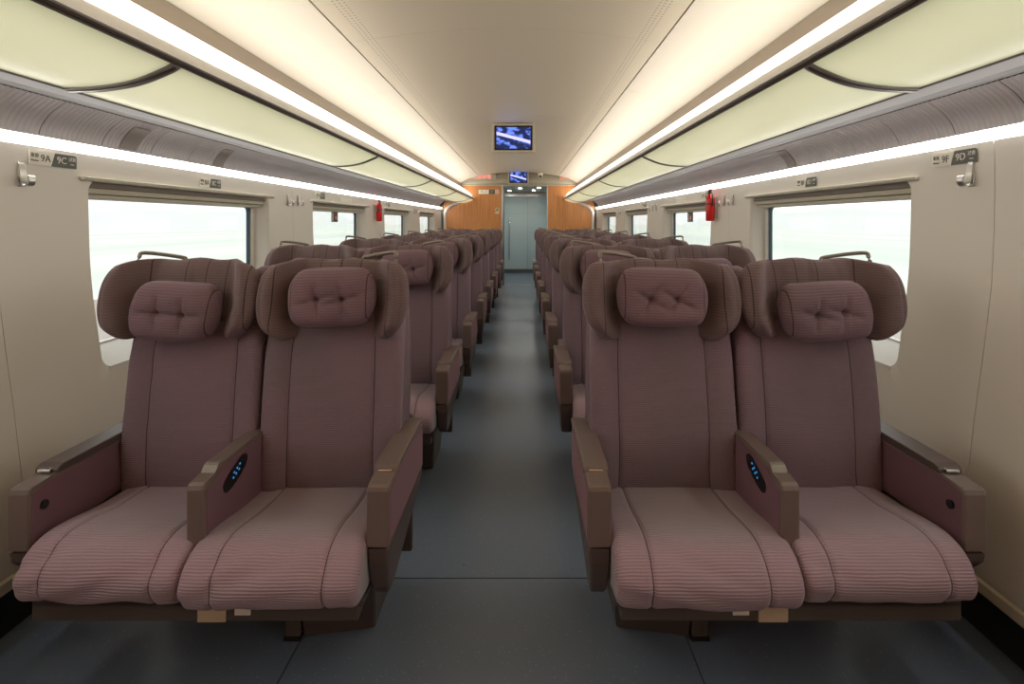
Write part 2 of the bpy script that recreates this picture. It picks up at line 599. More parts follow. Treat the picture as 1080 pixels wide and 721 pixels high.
def ring_frame(name, sx, ymid, hw, za, zb, r, w, x0, x1, m, parent):
    zc, hh = (za + zb) / 2, (zb - za) / 2
    A = rrect(ymid, zc, hw, hh, r); B = rrect(ymid, zc, hw - w, hh - w, max(.01, r - w))
    n = len(A)
    V = [(x0 * sx, y, z) for y, z in A] + [(x0 * sx, y, z) for y, z in B] + [(x1 * sx, y, z) for y, z in B] + [(x1 * sx, y, z) for y, z in A]
    Fc = []
    for k in range(4):
        for i in range(n):
            j = (i + 1) % n
            Fc.append((k * n + i, k * n + j, ((k + 1) % 4) * n + j, ((k + 1) % 4) * n + i))
    o = mesh_obj(name, V, Fc, m, parent)
    bm = bmesh.new(); bm.from_mesh(o.data); bmesh.ops.recalc_face_normals(bm, faces=bm.faces[:]); bm.to_mesh(o.data); bm.free()
    return o

NW = 0
for sx, side in ((-1, 'left'), (1, 'right')):
    w = struct(empty('wall_' + side))
    w['label'] = side + ' cabin wall'
    k0 = -1
    for k in range(k0, 4):
        ymid = SEAM0 + MOD * (k + .5)
        wall_panel(sx, ymid, w)
        # joint backing
        for zz in [0]:
            sweep('joint_strip', [(x + .012, z) for x, z in WPS], SEAM0 + MOD * k - .012, SEAM0 + MOD * k + .012, M['rail'], w, sx)
        NW += 1
        wi = struct(empty('window_%d' % NW, (0, ymid, 0)))
        def P(o): return o
        zt = 1.452
        y = 0
        ring_frame('gasket', sx, y, OP_HW - .055, OP_ZA + .05, zt + .01, .05, .016, 1.752, 1.772, M['gasket'], wi)
        box('pane', sx * 1.760, sx * 1.764, -OP_HW + .065, OP_HW - .065, OP_ZA + .06, zt, M['glass'], wi)
        # surround between reveal and glass
        ring_frame('window_frame', sx, y, OP_HW - .018, OP_ZA + .03, OP_ZB - .018, .05, .042, 1.745, 1.775, M['sill'], wi)
        # sloping ledge at the foot of the opening
        bm = bmesh.new()
        pr = [(wx(OP_ZA) - .004, OP_ZA - .006), (wx(OP_ZA) - .004, OP_ZA + .008), (1.752, OP_ZA + .068), (1.752, OP_ZA - .006)]
        a = [bm.verts.new((x * sx, -OP_HW + .03, z)) for x, z in pr]; b = [bm.verts.new((x * sx, OP_HW - .03, z)) for x, z in pr]
        bm.faces.new(a); bm.faces.new(b[::-1])
        for i in range(4): bm.faces.new((a[i], b[i], b[(i + 1) % 4], a[(i + 1) % 4]))
        bm_obj('window_sill', bm, M['sill'], wi)
        # blind cassette: dark slot, roller bar, hem bar
        box('blind_cassette', sx * 1.668, sx * 1.745, -OP_HW + .012, OP_HW - .012, 1.491, 1.520, M['blinddark'], wi)
        box('blind_rail', sx * 1.678, sx * 1.745, -OP_HW + .014, OP_HW - .014, 1.466, 1.491, M['blind'], wi, .005)
        box('blind_hem', sx * 1.690, sx * 1.743, -OP_HW + .016, OP_HW - .016, 1.447, 1.464, M['blind'], wi, .004)
        box('header_lip', sx * 1.632, sx * 1.668, -OP_HW - .045, OP_HW + .045, 1.514, 1.530, M['blind'], wi, .004)
    # ends of the run
    ya, yb = SEAM0 + MOD * 4, Y1
    sweep('wall_panel', WPS, ya + .0012, yb, M['wall'], w, sx, thick=-.03)
    sweep('wall_panel', WPS, Y0, SEAM0 + MOD * k0 - .0012, M['wall'], w, sx, thick=-.03)
    bb = struct(sweep('baseboard_' + side, [(1.545, .172), (1.538, .18), (1.538, .212), (1.546, .220)], Y0, Y1, M['base'], None, sx))
    kick = struct(box('trim_%d' % (1 if sx < 0 else 2), sx * 1.60, sx * 1.68, Y0, Y1, -.005, .19, M['dark']))
    # outer car body behind the lining
    body = struct(empty('trim_%d' % (3 if sx < 0 else 4)))
    box('body_side', sx * 1.775, sx * 1.86, Y0 - .1, Y1 + 3.2, -.06, .80, M['shell'], body)
    box('body_cant_rail', sx * 1.775, sx * 1.86, Y0 - .1, Y1 + 3.2, 1.46, 2.62, M['shell'], body)
    for k in range(k0, 5):
        yy = SEAM0 + MOD * k
        a, b = yy - MOD / 2 + OP_HW + .05, yy + MOD / 2 - OP_HW - .05
        if k == 4: b = Y1 + 3.2
        box('body_pillar', sx * 1.775, sx * 1.80, a, b, .80, 1.46, M['shell'], body)
struct(box('trim_5', -1.86, 1.86, Y0 - .1, Y1 + 3.2, 2.60, 2.66, M['shell']))

# ceiling
ce = struct(empty('ceiling'))
def cz(x): return 2.40 - 0.08 * (x / .84) ** 2
cprof = [(x, cz(x)) for x in [-.838 + 1.676 * i / 20 for i in range(21)]]
yy = 2.93 - 2.31 * 3
while yy < Y1:
    a, b = max(Y0, yy), min(Y1 - .06, yy + 2.31)
    if b > a: sweep('ceiling_panel', cprof, a + .0015, b - .0015, M['ceiling'], ce, 1, thick=.012)
    yy += 2.31
for sx in (-1, 1):
    sp_ = catmull([(.846, 2.318), (1.0, 2.282), (1.13, 2.232), (1.229, 2.173)], 4)
    yy = 3.96 - 2.27 * 4
    while yy < Y1:
        a, b = max(Y0, yy), min(Y1 - .06, yy + 2.27)
        if b > a: sweep('ceiling_side_panel', sp_, a + .0015, b - .0015, M['side_ceiling'], ce, sx, thick=.012)
        yy += 2.27
    sweep('ceiling_joint', [(.832, 2.325), (.86, 2.318)], Y0, Y1, M['dark'], ce, sx).location.z = .016
    sweep('cove_riser', catmull([(1.229, 2.170), (1.205, 2.11), (1.178, 2.066)], 4), Y0, Y1, M['taupe_shade'], ce, sx, thick=.01)

# cove diffusers: long luminous covers above the racks (in lengths of one rack bay)
for sx, side in ((-1, 'left'), (1, 'right')):
    lp = catmull([(1.178, 2.066), (1.115, 2.022), (1.04, 1.962), (.98, 1.882)], 5)
    lamp = empty('cove_light', (0, 0, 0))
    tag(lamp, 'long cream lit cove above the %s luggage rack' % side, 'light', 'cover lights above the racks')
    yy = 1.64 - 2.27 * 2
    while yy < Y1:
        a, b = max(Y0, yy), min(Y1, yy + 2.27)
        if b > a + .1: sweep('diffuser', lp, a + .001, b - .001, M['cove'], lamp, sx)
        yy += 2.27
    st = empty('valance_light', (0, 0, 0))
    tag(st, 'slim white strip light along the top of the %s wall' % side, 'light', 'strip lights above the windows')
    sweep('diffuser', [(1.637, 1.657), (1.643, 1.640), (1.653, 1.622)], Y0, Y1, M['strip'], st, sx)
    sweep('ledge', [(1.652, 1.663), (1.636, 1.660), (1.636, 1.657)], Y0, Y1, M['valance'], st, sx)
    sweep('backing', [(1.662, 1.67), (1.663, 1.60)], Y0, Y1, M['shell'], st, sx)

# luggage racks
for sx, side in ((-1, 'left'), (1, 'right')):
    rk = empty('luggage_rack')
    tag(rk, 'overhead luggage rack with frosted green panels above the %s windows' % side, 'rack', None)
    pp = catmull([(.958, 1.828), (.985, 1.812), (1.08, 1.775), (1.185, 1.757), (1.285, 1.752)], 5)
    yy = 1.64 - 2.27 * 2
    while yy < Y1:
        a, b = max(Y0, yy), min(Y1, yy + 2.27)
        if b > a + .1: sweep('frosted_panel', pp, a + .018, b - .018, M['rackglass'], rk, sx, ny=2)
        if a == yy:
            pd = [(x, z - .006) for x, z in pp]
            sweep('divider', pd, a - .022, a + .022, M['railgrey'], rk, sx, thick=.02)
            sweep('divider_insert', [(x, z - .008) for x, z in pp[1:]], a - .007, a + .007, M['rail'], rk, sx, thick=.004)
        yy += 2.27
    sweep('front_rail', [(.980, 1.882), (.962, 1.868), (.952, 1.850), (.950, 1.838)], Y0, Y1, M['liner'], rk, sx, thick=-.01)
    sweep('front_rail_insert', [(.950, 1.838), (.946, 1.834), (.945, 1.829), (.952, 1.825), (.960, 1.824)], Y0, Y1, M['rail'], rk, sx)
    sweep('rack_back', [(1.55, 1.79), (1.56, 1.95), (1.50, 2.10), (1.40, 2.20), (1.225, 2.235)], Y0, Y1, M['liner'], rk, sx)
    sweep('rear_rail', [(1.278, 1.756), (1.283, 1.747), (1.30, 1.748), (1.42, 1.765), (1.425, 1.771), (1.432, 1.768), (1.545, 1.784)], Y0, Y1, M['railgrey'], rk, sx)

# ribbed valances: short ribbed panels between rear rail and strip light
VP_ = catmull([(1.550, 1.782), (1.604, 1.742), (1.638, 1.697), (1.650, 1.660)], 5)
def valance_mesh(sx):
    L, nr = 0.286, 13
    V, Fc = [], []
    ysn = []
    for i in range(nr):
        y = i * L / nr
        ysn += [(y, 0.0035), (y + .25 * L / nr, 0), (y + .85 * L / nr, 0)]
    ysn.append((L, 0.0035))
    n = len(VP_)
    nrm = []
    for i in range(n):
        p, q = VP_[max(0, i - 1)], VP_[min(n - 1, i + 1)]
        dx, dz = q[0] - p[0], q[1] - p[1]; l = math.hypot(dx, dz)
        nrm.append((-dz / l, dx / l))
    for y, d in ysn:
        for (x, z), (a, b) in zip(VP_, nrm): V.append(((x + abs(a) * d) * sx, y, z + abs(b) * d))
    for j in range(len(ysn) - 1):
        for i in range(n - 1):
            a = j * n + i
            Fc.append((a, a + 1, a + 1 + n, a + n))
    me = bpy.data.meshes.new('valance_panel')
    me.from_pydata(V, [], Fc); me.materials.append(M['valance'])
    return me
for sx, nm in ((-1, 'trim_6'), (1, 'trim_7')):
    va = struct(empty(nm))
    me = valance_mesh(sx)
    y = 1.95 - .29 * 18
    while y < Y1 - .28:
        o = bpy.data.objects.new('valance_panel', me); C.objects.link(o); o.parent = va; o.location.y = y
        y += .29
    sweep('valance_backing', [(x + .006, z + .006) for x, z in VP_], Y0, Y1, M['dark'], va, sx)
    for i, yv in enumerate([2.38, 3.08] if sx < 0 else [3.12]):
        o = sweep('valance_plate', [(x - .003, z - .003) for x, z in VP_[3:-2]], yv - .05, yv + .05, M['valinset'], None, sx, thick=.003)
        tag(o, ('small grey plate on the ribbed valance above the %s of the first left window' % ('near end' if i == 0 else 'middle')) if sx < 0 else
            'small grey plate on the ribbed valance above the first right window', 'plate')

# ------------------------------------------------------------------ end bulkhead with door opening, vestibule
DX0, DX1, DZ = -0.33, 0.60, 2.14
bw = struct(empty('wall_back'))
def wood_panel(x0, x1, z0, z1):
    box('wood_panel', x0, x1, Y1, Y1 + .04, z0, z1, M['wood'], bw, .002)
# veneered panels with joints
for a, b in ((-1.60, -1.16), (-1.16, -.76), (-.76, DX0 - .045)):
    wood_panel(a + .0015, b - .0015, .02, 2.13)
for a, b in ((DX1 + .02, 1.02), (1.02, 1.34), (1.34, 1.60)):
    wood_panel(a + .0015, b - .0015, .02, 2.13)
box('bulkhead_core', -1.78, DX0 - .045, Y1 + .04, Y1 + .12, -.02, 2.62, M['shell'], bw)
box('bulkhead_core', DX1 + .02, 1.78, Y1 + .04, Y1 + .12, -.02, 2.62, M['shell'], bw)
box('bulkhead_core', DX0 - .045, DX1 + .02, Y1 + .04, Y1 + .12, DZ + .02, 2.62, M['shell'], bw)
for sx in (-1, 1):
    # grey edge moulding with a rounded shoulder
    pts = [(sx * 1.575, Y1 - .012, .1), (sx * 1.575, Y1 - .012, 1.45), (sx * 1.56, Y1 - .012, 1.55), (sx * 1.50, Y1 - .012, 1.66), (sx * 1.40, Y1 - .012, 1.72), (sx * 1.28, Y1 - .012, 1.745)]
    bm = bmesh.new(); add_tube(bm, catmull(pts, 4), .03, 8)
    bm_obj('edge_moulding', bm, M['wall'], bw, True)
# pelmet over the door: shallow curved band between ceiling and wood
V, Fc = [], []
n = 24
pz = [(0.0, 2.14), (-.035, 2.15), (-.05, 2.18), (-.035, 2.26), (0.0, 2.40)]
for i in range(n + 1):
    x = -1.42 + 2.84 * i / n
    e = sstep(abs(x), 1.05, 1.42)
    for dy, z in pz:
        V.append((x, Y1 - .002 + dy * 1.6 * (1 - e), z - e * .22 * (z - 2.14) / .26 - .0))
for i in range(n):
    for k in range(len(pz) - 1):
        a = i * len(pz) + k
        Fc.append((a, a + 1, a + 1 + len(pz), a + len(pz)))
pel = mesh_obj('pelmet', V, Fc, M['blind'], bw, smooth=True)
box('pelmet_rail', -1.30, 1.30, Y1 - .05, Y1, 2.118, 2.142, M['metalwhite'], bw, .006)

# door opening: chrome post, jambs, header
dr = struct(empty('door_1', (0, Y1, 0)))
box('post', DX0 - .043, DX0 - .004, -.03, .13, 0, DZ - .02, M['steel'], dr, .006)
box('jamb', DX0 - .004, DX0 + .012, -.01, .12, 0, DZ - .02, M['rail'], dr)
box('jamb', DX1 - .002, DX1 + .018, -.01, .12, 0, DZ - .02, M['steel'], dr, .004)
box('header', DX0, DX1, .0, .12, DZ - .03, DZ - .002, M['steel'], dr)
box('door_leaf', DX0 - .03, DX0 + .015, .06, .10, .01, DZ - .03, M['frost'], dr, .004)
box('threshold', DX0, DX1, .02, .14, 0, .006, M['steel'], dr)
# vestibule
ve = struct(empty('trim_8'))
VY = 14.4
box('vestibule_wall', -.95, -.90, Y1 + .12, VY + .2, -.02, 2.3, M['vest'], ve)
box('vestibule_wall', 1.0, 1.05, Y1 + .12, VY + .2, -.02, 2.3, M['vest'], ve)
box('vestibule_ceiling', -.95, 1.05, Y1 + .12, VY + .2, 2.14, 2.2, M['metalwhite'], ve)
box('vestibule_end', -.95, -.52, VY, VY + .06, 0, 2.2, M['vest'], ve)
box('vestibule_end', .80, 1.05, VY, VY + .06, 0, 2.2, M['vest'], ve)
for i, (x, y) in enumerate(((.02, 12.6), (.45, 12.4), (.35, 13.4), (-.25, 13.6))):
    d = empty('downlight', (x, y, 2.138))
    tag(d, ['near left of the four small round downlights in the lobby ceiling beyond the door', 'near right of the four small round downlights in the lobby ceiling', 'far right of the four small round downlights in the lobby ceiling', 'far left of the four small round downlights in the lobby ceiling'][i], 'light', 'lobby ceiling downlights')
    bm = bmesh.new(); add_disc(bm, (0, 0, 0), (0, 0, -1), .045, .004); bm_obj('lens', bm, M['downlight'], d)
    bm = bmesh.new(); add_tube(bm, [(.052 * math.cos(t), .052 * math.sin(t), 0) for t in [k * math.pi / 8 for k in range(16)]], .006, 6, True)
    bm_obj('trim_ring', bm, M['chrome'], d, True)
d2 = struct(empty('door_2', (0, VY, 0)))
box('door_pane', -.50, .20, -.01, .0, .10, 2.02, M['frost'], d2)
box('door_pane', .215, .78, -.01, .0, .10, 2.02, M['frost'], d2)
box('kick_rail', -.52, .80, -.03, .02, .0, .10, M['greysign'], d2, .004)
box('middle_rail', -.52, .80, -.018, -.008, 1.565, 1.58, M['steel'], d2)
box('top_rail', -.52, .80, -.03, .02, 2.02, 2.14, M['steel'], d2, .004)
box('stile', .2, .215, -.02, .01, .1, 2.02, M['vest'], d2)
bm = bmesh.new(); add_tube(bm, [(-.28, -.02, .35), (-.28, -.06, .40), (-.28, -.06, 1.45), (-.28, -.02, 1.5)], .012)
bm_obj('pull_bar', bm, M['chrome'], d2, True)
# wall behind the camera
struct(box('wall_front', -1.78, 1.78, Y0 - .1, Y0, -.05, 2.62, M['wood']))

# ------------------------------------------------------------------ lettering
def text(s, size, m, parent, loc, rot, depth=.0006, align='CENTER', sxx=1.0):
    cu = bpy.data.curves.new('lettering', 'FONT')
    cu.body = s; cu.size = size; cu.align_x = align; cu.align_y = 'CENTER'; cu.extrude = depth
    cu.resolution_u = 3
    to = bpy.data.objects.new('tmp', cu); C.objects.link(to)
    dg = bpy.context.evaluated_depsgraph_get()
    me = bpy.data.meshes.new_from_object(to.evaluated_get(dg))
    bpy.data.objects.remove(to); bpy.data.curves.remove(cu)
    me.materials.clear(); me.materials.append(m)
    o = bpy.data.objects.new('lettering', me); C.objects.link(o)
    o.parent = parent; o.location = loc; o.rotation_euler = rot
    if sxx != 1: o.scale = (sxx, 1, 1)
    return o

def seat_sign(sx, yc, zc, row, label, small=False):
    """plate on the wall: light half (window seat), grey half (aisle seat). Local x runs in reading direction."""
    root = empty('seat_sign', (sx * (wx(zc) - .0035), yc, zc))
    root.rotation_euler = (math.pi / 2, 0, math.pi / 2 if sx < 0 else -math.pi / 2)
    tag(root, label, 'sign', 'seat number signs')
    hw, hh = .101, .025
    def poly(name, pts, m, z0, z1):
        bm = bmesh.new()
        a = [bm.verts.new((x, y, z0)) for x, y in pts]; b = [bm.verts.new((x, y, z1)) for x, y in pts]
        bm.faces.new(a); bm.faces.new(b[::-1])
        for i in range(len(pts)): bm.faces.new((a[i], b[i], b[(i + 1) % len(pts)], a[(i + 1) % len(pts)]))
        return bm_obj(name, bm, m, root)
    wl, al = ('A', 'C') if sx < 0 else ('F', 'D')
    poly('light_half', [(-hw, -hh), (-.012, -hh), (.004, hh), (-hw, hh)], M['white'], 0, .002)
    cr = .008
    poly('grey_half', [(-.010, -hh), (hw, -hh), (hw, hh - cr), (hw - cr * .3, hh - cr * .3), (hw - cr, hh), (.006, hh)], M['greysign'], 0, .002)
    text('%d%s' % (row, wl), .036, M['text'], root, (-.036, 0, .0025), (0, 0, 0))
    text('%d%s' % (row, al), .036, M['textw'], root, (.033, 0, .0025), (0, 0, 0))
    text('\u9760\u7a97', .016, M['text'], root, (-.080, .008, .0025), (0, 0, 0))
    text('Window', .009, M['text'], root, (-.080, -.010, .0025), (0, 0, 0))
    text('\u8fc7\u9053', .016, M['textw'], root, (.080, .008, .0025), (0, 0, 0))
    text('Aisle', .009, M['textw'], root, (.080, -.010, .0025), (0, 0, 0))
    return root
seat_sign(-1, 2.005, 1.580, 9, 'seat number sign reading 9A and 9C on the near left pillar')
seat_sign(-1, 3.01, 1.566, 8, 'seat number sign reading 8A and 8C above the first left window')
seat_sign(-1, 4.64, 1.575, 7, 'small seat number sign above the near end of the second left window')
seat_sign(-1, 6.95, 1.575, 5, 'tiny seat number sign above the third left window')
seat_sign(1, 1.95, 1.580, 9, 'seat number sign reading 9F and 9D on the near right pillar')
seat_sign(1, 2.965, 1.566, 8, 'seat number sign reading 8F and 8D above the first right window')
seat_sign(1, 4.60, 1.575, 7, 'small seat number sign beside the red extinguisher on the right wall')
seat_sign(1, 6.95, 1.575, 5, 'tiny seat number sign above the third right window')
for sx, s in ((-1, 'left'), (1, 'right')):
    p = box('notice_plate', sx * (wx(1.56) - .003), sx * wx(1.56), 5.15, 5.50, 1.545, 1.585, M['white'])
    tag(p, 'pale notice strip above the second %s window' % s, 'notice')

# coat hooks
def coat_hook(sx, yc, label, proto=[None, None]):
    i = 0 if sx < 0 else 1
    root = empty('coat_hook', (sx * (wx(1.51) - .001), yc, 1.515))
    tag(root, label, 'hook', 'coat hooks on the window pillars')
    if proto[i] is None:
        bm = bmesh.new(); add_box(bm, -sx * .006, 0, -.012, .012, -.042, .045, .003)
        a = bm_obj('back_plate', bm, M['steel'], root)
        pr = catmull([(.004, .036), (.007, .015), (.009, -.008), (.014, -.028), (.024, -.038), (.034, -.034), (.039, -.020), (.038, -.004)], 4)
        V, Fc = [], []
        for x, z in pr:
            hw = .013
            for yy in (-hw, hw): V.append((-sx * x, yy, z))
            for yy in (hw, -hw): V.append((-sx * (x + .004), yy, z - .003))
        for k in range(len(pr) - 1):
            for q in range(4): Fc.append((k * 4 + q, k * 4 + (q + 1) % 4, k * 4 + 4 + (q + 1) % 4, k * 4 + 4 + q))
        Fc += [(0, 1, 2, 3), tuple((len(pr) - 1) * 4 + q for q in (3, 2, 1, 0))]
        b = mesh_obj('hook', V, Fc, M['steel'], root)
        proto[i] = (a, b)
    else:
        for o in proto[i]:
            c = o.copy(); C.objects.link(c); c.parent = root
    return root
ordn = ['first', 'second', 'third', 'fourth']
for sx, s in ((-1, 'left'), (1, 'right')):
    for k in range(0, 4):
        yb = SEAM0 + MOD * k
        if k: coat_hook(sx, yb - .09, 'chrome coat hook on the near side of the %s %s window pillar' % (ordn[k], s))
        (k == 2 and sx < 0) or coat_hook(sx, yb + .09, 'chrome coat hook on the far side of the %s %s window pillar' % (ordn[k], s) if k else 'large chrome coat hook below the 9%s sign on the %s wall' % ('A' if sx < 0 else 'F', s))

# window stickers (emergency symbol)
for sx, s in ((-1, 'left'), (1, 'right')):
    ys_ = 5.30 if sx < 0 else 5.38
    root = empty('window_sticker', (sx * 1.757, ys_, 1.40))
    root.rotation_euler = (math.pi / 2, 0, math.pi / 2 if sx < 0 else -math.pi / 2)
    root.scale.x = 2.1
    tag(root, 'small dark square sticker with white bar and red ring on the second %s window' % s, 'sticker', 'window stickers')
    bm = bmesh.new(); add_box(bm, -.042, .042, -.05, .05, 0, .002); bm_obj('backing', bm, M['greysign'], root)
    bm = bmesh.new(); add_box(bm, -.034, -.022, -.04, .04, .002, .003); bm_obj('white_bar', bm, M['textw'], root)
    bm = bmesh.new(); add_tube(bm, [(.012 + .015 * math.cos(t), -.008 + .024 * math.sin(t), .0035) for t in [k * math.pi / 8 for k in range(16)]], .0045, 6, True)
    bm_obj('red_ring', bm, M['red'], root)
    bm = bmesh.new(); add_tube(bm, [(.012 + .008 * math.cos(t), -.008 + .016 * math.sin(t), .004) for t in [k * math.pi / 8 for k in range(16)]], .003, 6, True)
    bm_obj('white_ring', bm, M['textw'], root)

# red extinguishers on brackets
def extinguisher(sx, yc, label):
    xw = wx(1.48)
    root = empty('fire_extinguisher', (sx * (xw - .050), yc, 1.358))
    root.scale = (1.1, 1.1, 1.3)
    tag(root, label, 'extinguisher', 'red extinguishers on the walls')
    V, Fc = [], []
    pr = [(0.0, 0), (.026, 0), (.031, .006), (.031, .13), (.026, .15), (.014, .162), (.014, .172), (0, .172)]
    n = 16
    for r, z in pr:
        for k in range(n): V.append((r * math.cos(2 * math.pi * k / n), r * math.sin(2 * math.pi * k / n), z))
    for j in range(len(pr) - 1):
        for k in range(n): Fc.append((j * n + k, j * n + (k + 1) % n, (j + 1) * n + (k + 1) % n, (j + 1) * n + k))
    mesh_obj('cylinder_body', V, Fc, M['red'], root, smooth=True)
    bm = bmesh.new(); add_box(bm, -.014, .014, -.012, .012, .172, .19, .003); bm_obj('valve_head', bm, M['black'], root)
    bm = bmesh.new(); add_box(bm, -.008, .008, -.045, .02, .19, .197, .002); bm_obj('lever', bm, M['red'], root)
    bm = bmesh.new(); add_tube(bm, catmull([(0, -.012, .18), (0, -.04, .17), (0, -.046, .13), (0, -.038, .09)], 4), .006); bm_obj('hose', bm, M['black'], root, True)
    bm = bmesh.new(); add_box(bm, sx * .028, sx * .044, -.02, .02, .02, .15, .002); bm_obj('bracket', bm, M['steel'], root)
    bm = bmesh.new(); add_tube(bm, [(.0325 * math.cos(t), .0325 * math.sin(t), .105) for t in [k * math.pi / 8 for k in range(16)]], .003, 6, True)
    bm_obj('strap', bm, M['black'], root)
extinguisher(-1, 6.36, 'red extinguisher on the left wall behind the second window')
extinguisher(1, 4.36, 'red extinguisher on the right wall between the first and second windows')

# ceiling screens
def screen(yc, ztop, w, h, label, hang):
    root = empty('ceiling_screen', (-.01, yc, ztop))
    tag(root, label, 'screen', 'blue picture screens')
    b = .026
    bm = bmesh.new(); add_box(bm, -w / 2, w / 2, 0, .05, -h, 0, .008); bm_obj('casing', bm, M['metalwhite'], root)
    bm = bmesh.new(); add_box(bm, -w / 2 + b, w / 2 - b, -.006, .0, -h + b, -b, .003); bm_obj('bezel', bm, M['black'], root)
    a, c = w / 2 - b - .022, .018
    V = [(-a, -.008, -h + b + c), (a, -.008, -h + b + c), (a, -.008, -b - c), (-a, -.008, -b - c)]
    mesh_obj('display', V, [(0, 1, 2, 3)], M['screen'], root, uvs=[(0, 0), (1, 0), (1, 1), (0, 1)])
    if hang:
        bm = bmesh.new(); add_box(bm, -.16, .16, .03, .22, -.10, .03, .02); bm_obj('mount', bm, M['metalwhite'], root)
screen(5.72, 2.395, .455, .312, 'larger blue screen hanging from the ceiling over the aisle', True)
screen(Y1 - .14, 2.44, .43, .30, 'blue picture screen mounted on the band above the end door', False)

# security camera on the pelmet
root = empty('security_camera', (.45, Y1 - .17, 2.385))
tag(root, 'white dome security camera beside the screen above the end door', 'camera')
bm = bmesh.new(); add_disc(bm, (0, 0, 0), (0, 0, -1), .055, .05); bm_obj('housing', bm, M['white'], root)
bm = bmesh.new(); bmesh.ops.create_uvsphere(bm, u_segments=16, v_segments=10, radius=.042)
for v in bm.verts: v.co.z -= .06
bm_obj('dome', bm, M['white'], root, True)
bm = bmesh.new(); add_disc(bm, (0, -.03, -.075), (0, -1, -.5), .022, .02); bm_obj('lens', bm, M['black'], root)
# red led lettering on the pelmet
root = empty('led_display', (-.78, Y1 - .088, 2.30))
tag(root, 'dim red lettering strip on the band above the left wood panel', 'display')
bm = bmesh.new(); add_box(bm, -.30, .30, 0, .05, -.055, .055, .004); bm_obj('display_case', bm, M['blind'], root)
redt = emit('red_led_dim', (1.0, .25, .2, 1), .9)
text('\u6b22\u8fce\u4e58\u5750', .10, redt, root, (0, -.002, 0), (math.pi / 2, 0, 0))
root = empty('no_smoking_sign', (1.0, Y1 - .088, 2.28))
tag(root, 'small red lettered sign above the right wood panel', 'sign')
bm = bmesh.new(); add_box(bm, -.15, .15, 0, .05, -.05, .05, .004); bm_obj('sign_plate', bm, M['blind'], root)
text('\u65e0\u4eba +', .10, M['redtext'], root, (0, -.002, 0), (math.pi / 2, 0, 0))
# bulkhead signs
root = empty('direction_sign', (-.64, Y1 - .006, 1.99))
tag(root, 'long white and grey direction sign on the left wood panel', 'sign')
bm = bmesh.new(); add_box(bm, -.22, .0, 0, .006, -.045, .045); bm_obj('light_half', bm, M['white'], root)
bm = bmesh.new(); add_box(bm, .0, .13, 0, .006, -.045, .045); bm_obj('grey_half', bm, M['greysign'], root)
bm = bmesh.new(); add_box(bm, .135, .22, 0, .006, -.045, .045); bm_obj('icon_plate', bm, M['white'], root)
text('9 - 1', .06, M['text'], root, (-.11, -.001, 0), (math.pi / 2, 0, 0))
text('1', .06, M['textw'], root, (.065, -.001, 0), (math.pi / 2, 0, 0))
bm = bmesh.new(); add_tube(bm, [(.178 + .026 * math.cos(t), -.002, .026 * math.sin(t)) for t in [k * math.pi / 8 for k in range(16)]], .005, 6, True); bm_obj('icon_ring', bm, M['red'], root)
root = empty('warning_sign', (-.46, Y1 - .006, 1.59))
tag(root, 'small yellow and white warning sign beside the end door', 'sign')
bm = bmesh.new(); add_disc(bm, (0, 0.005, 0.02), (0, -1, 0), .05, .005); bm_obj('round_plate', bm, M['yellow'], root)
bm = bmesh.new(); add_box(bm, -.05, .05, 0, .005, -.06, -.035); bm_obj('lower_strip', bm, M['white'], root)
bm = bmesh.new(); add_prism(bm, [(-.006, .04), (-.006, .0), (-.0005, .0), (-.0005, .04)], -.018, .018); bm_obj('symbol', bm, M['greysign'], root)

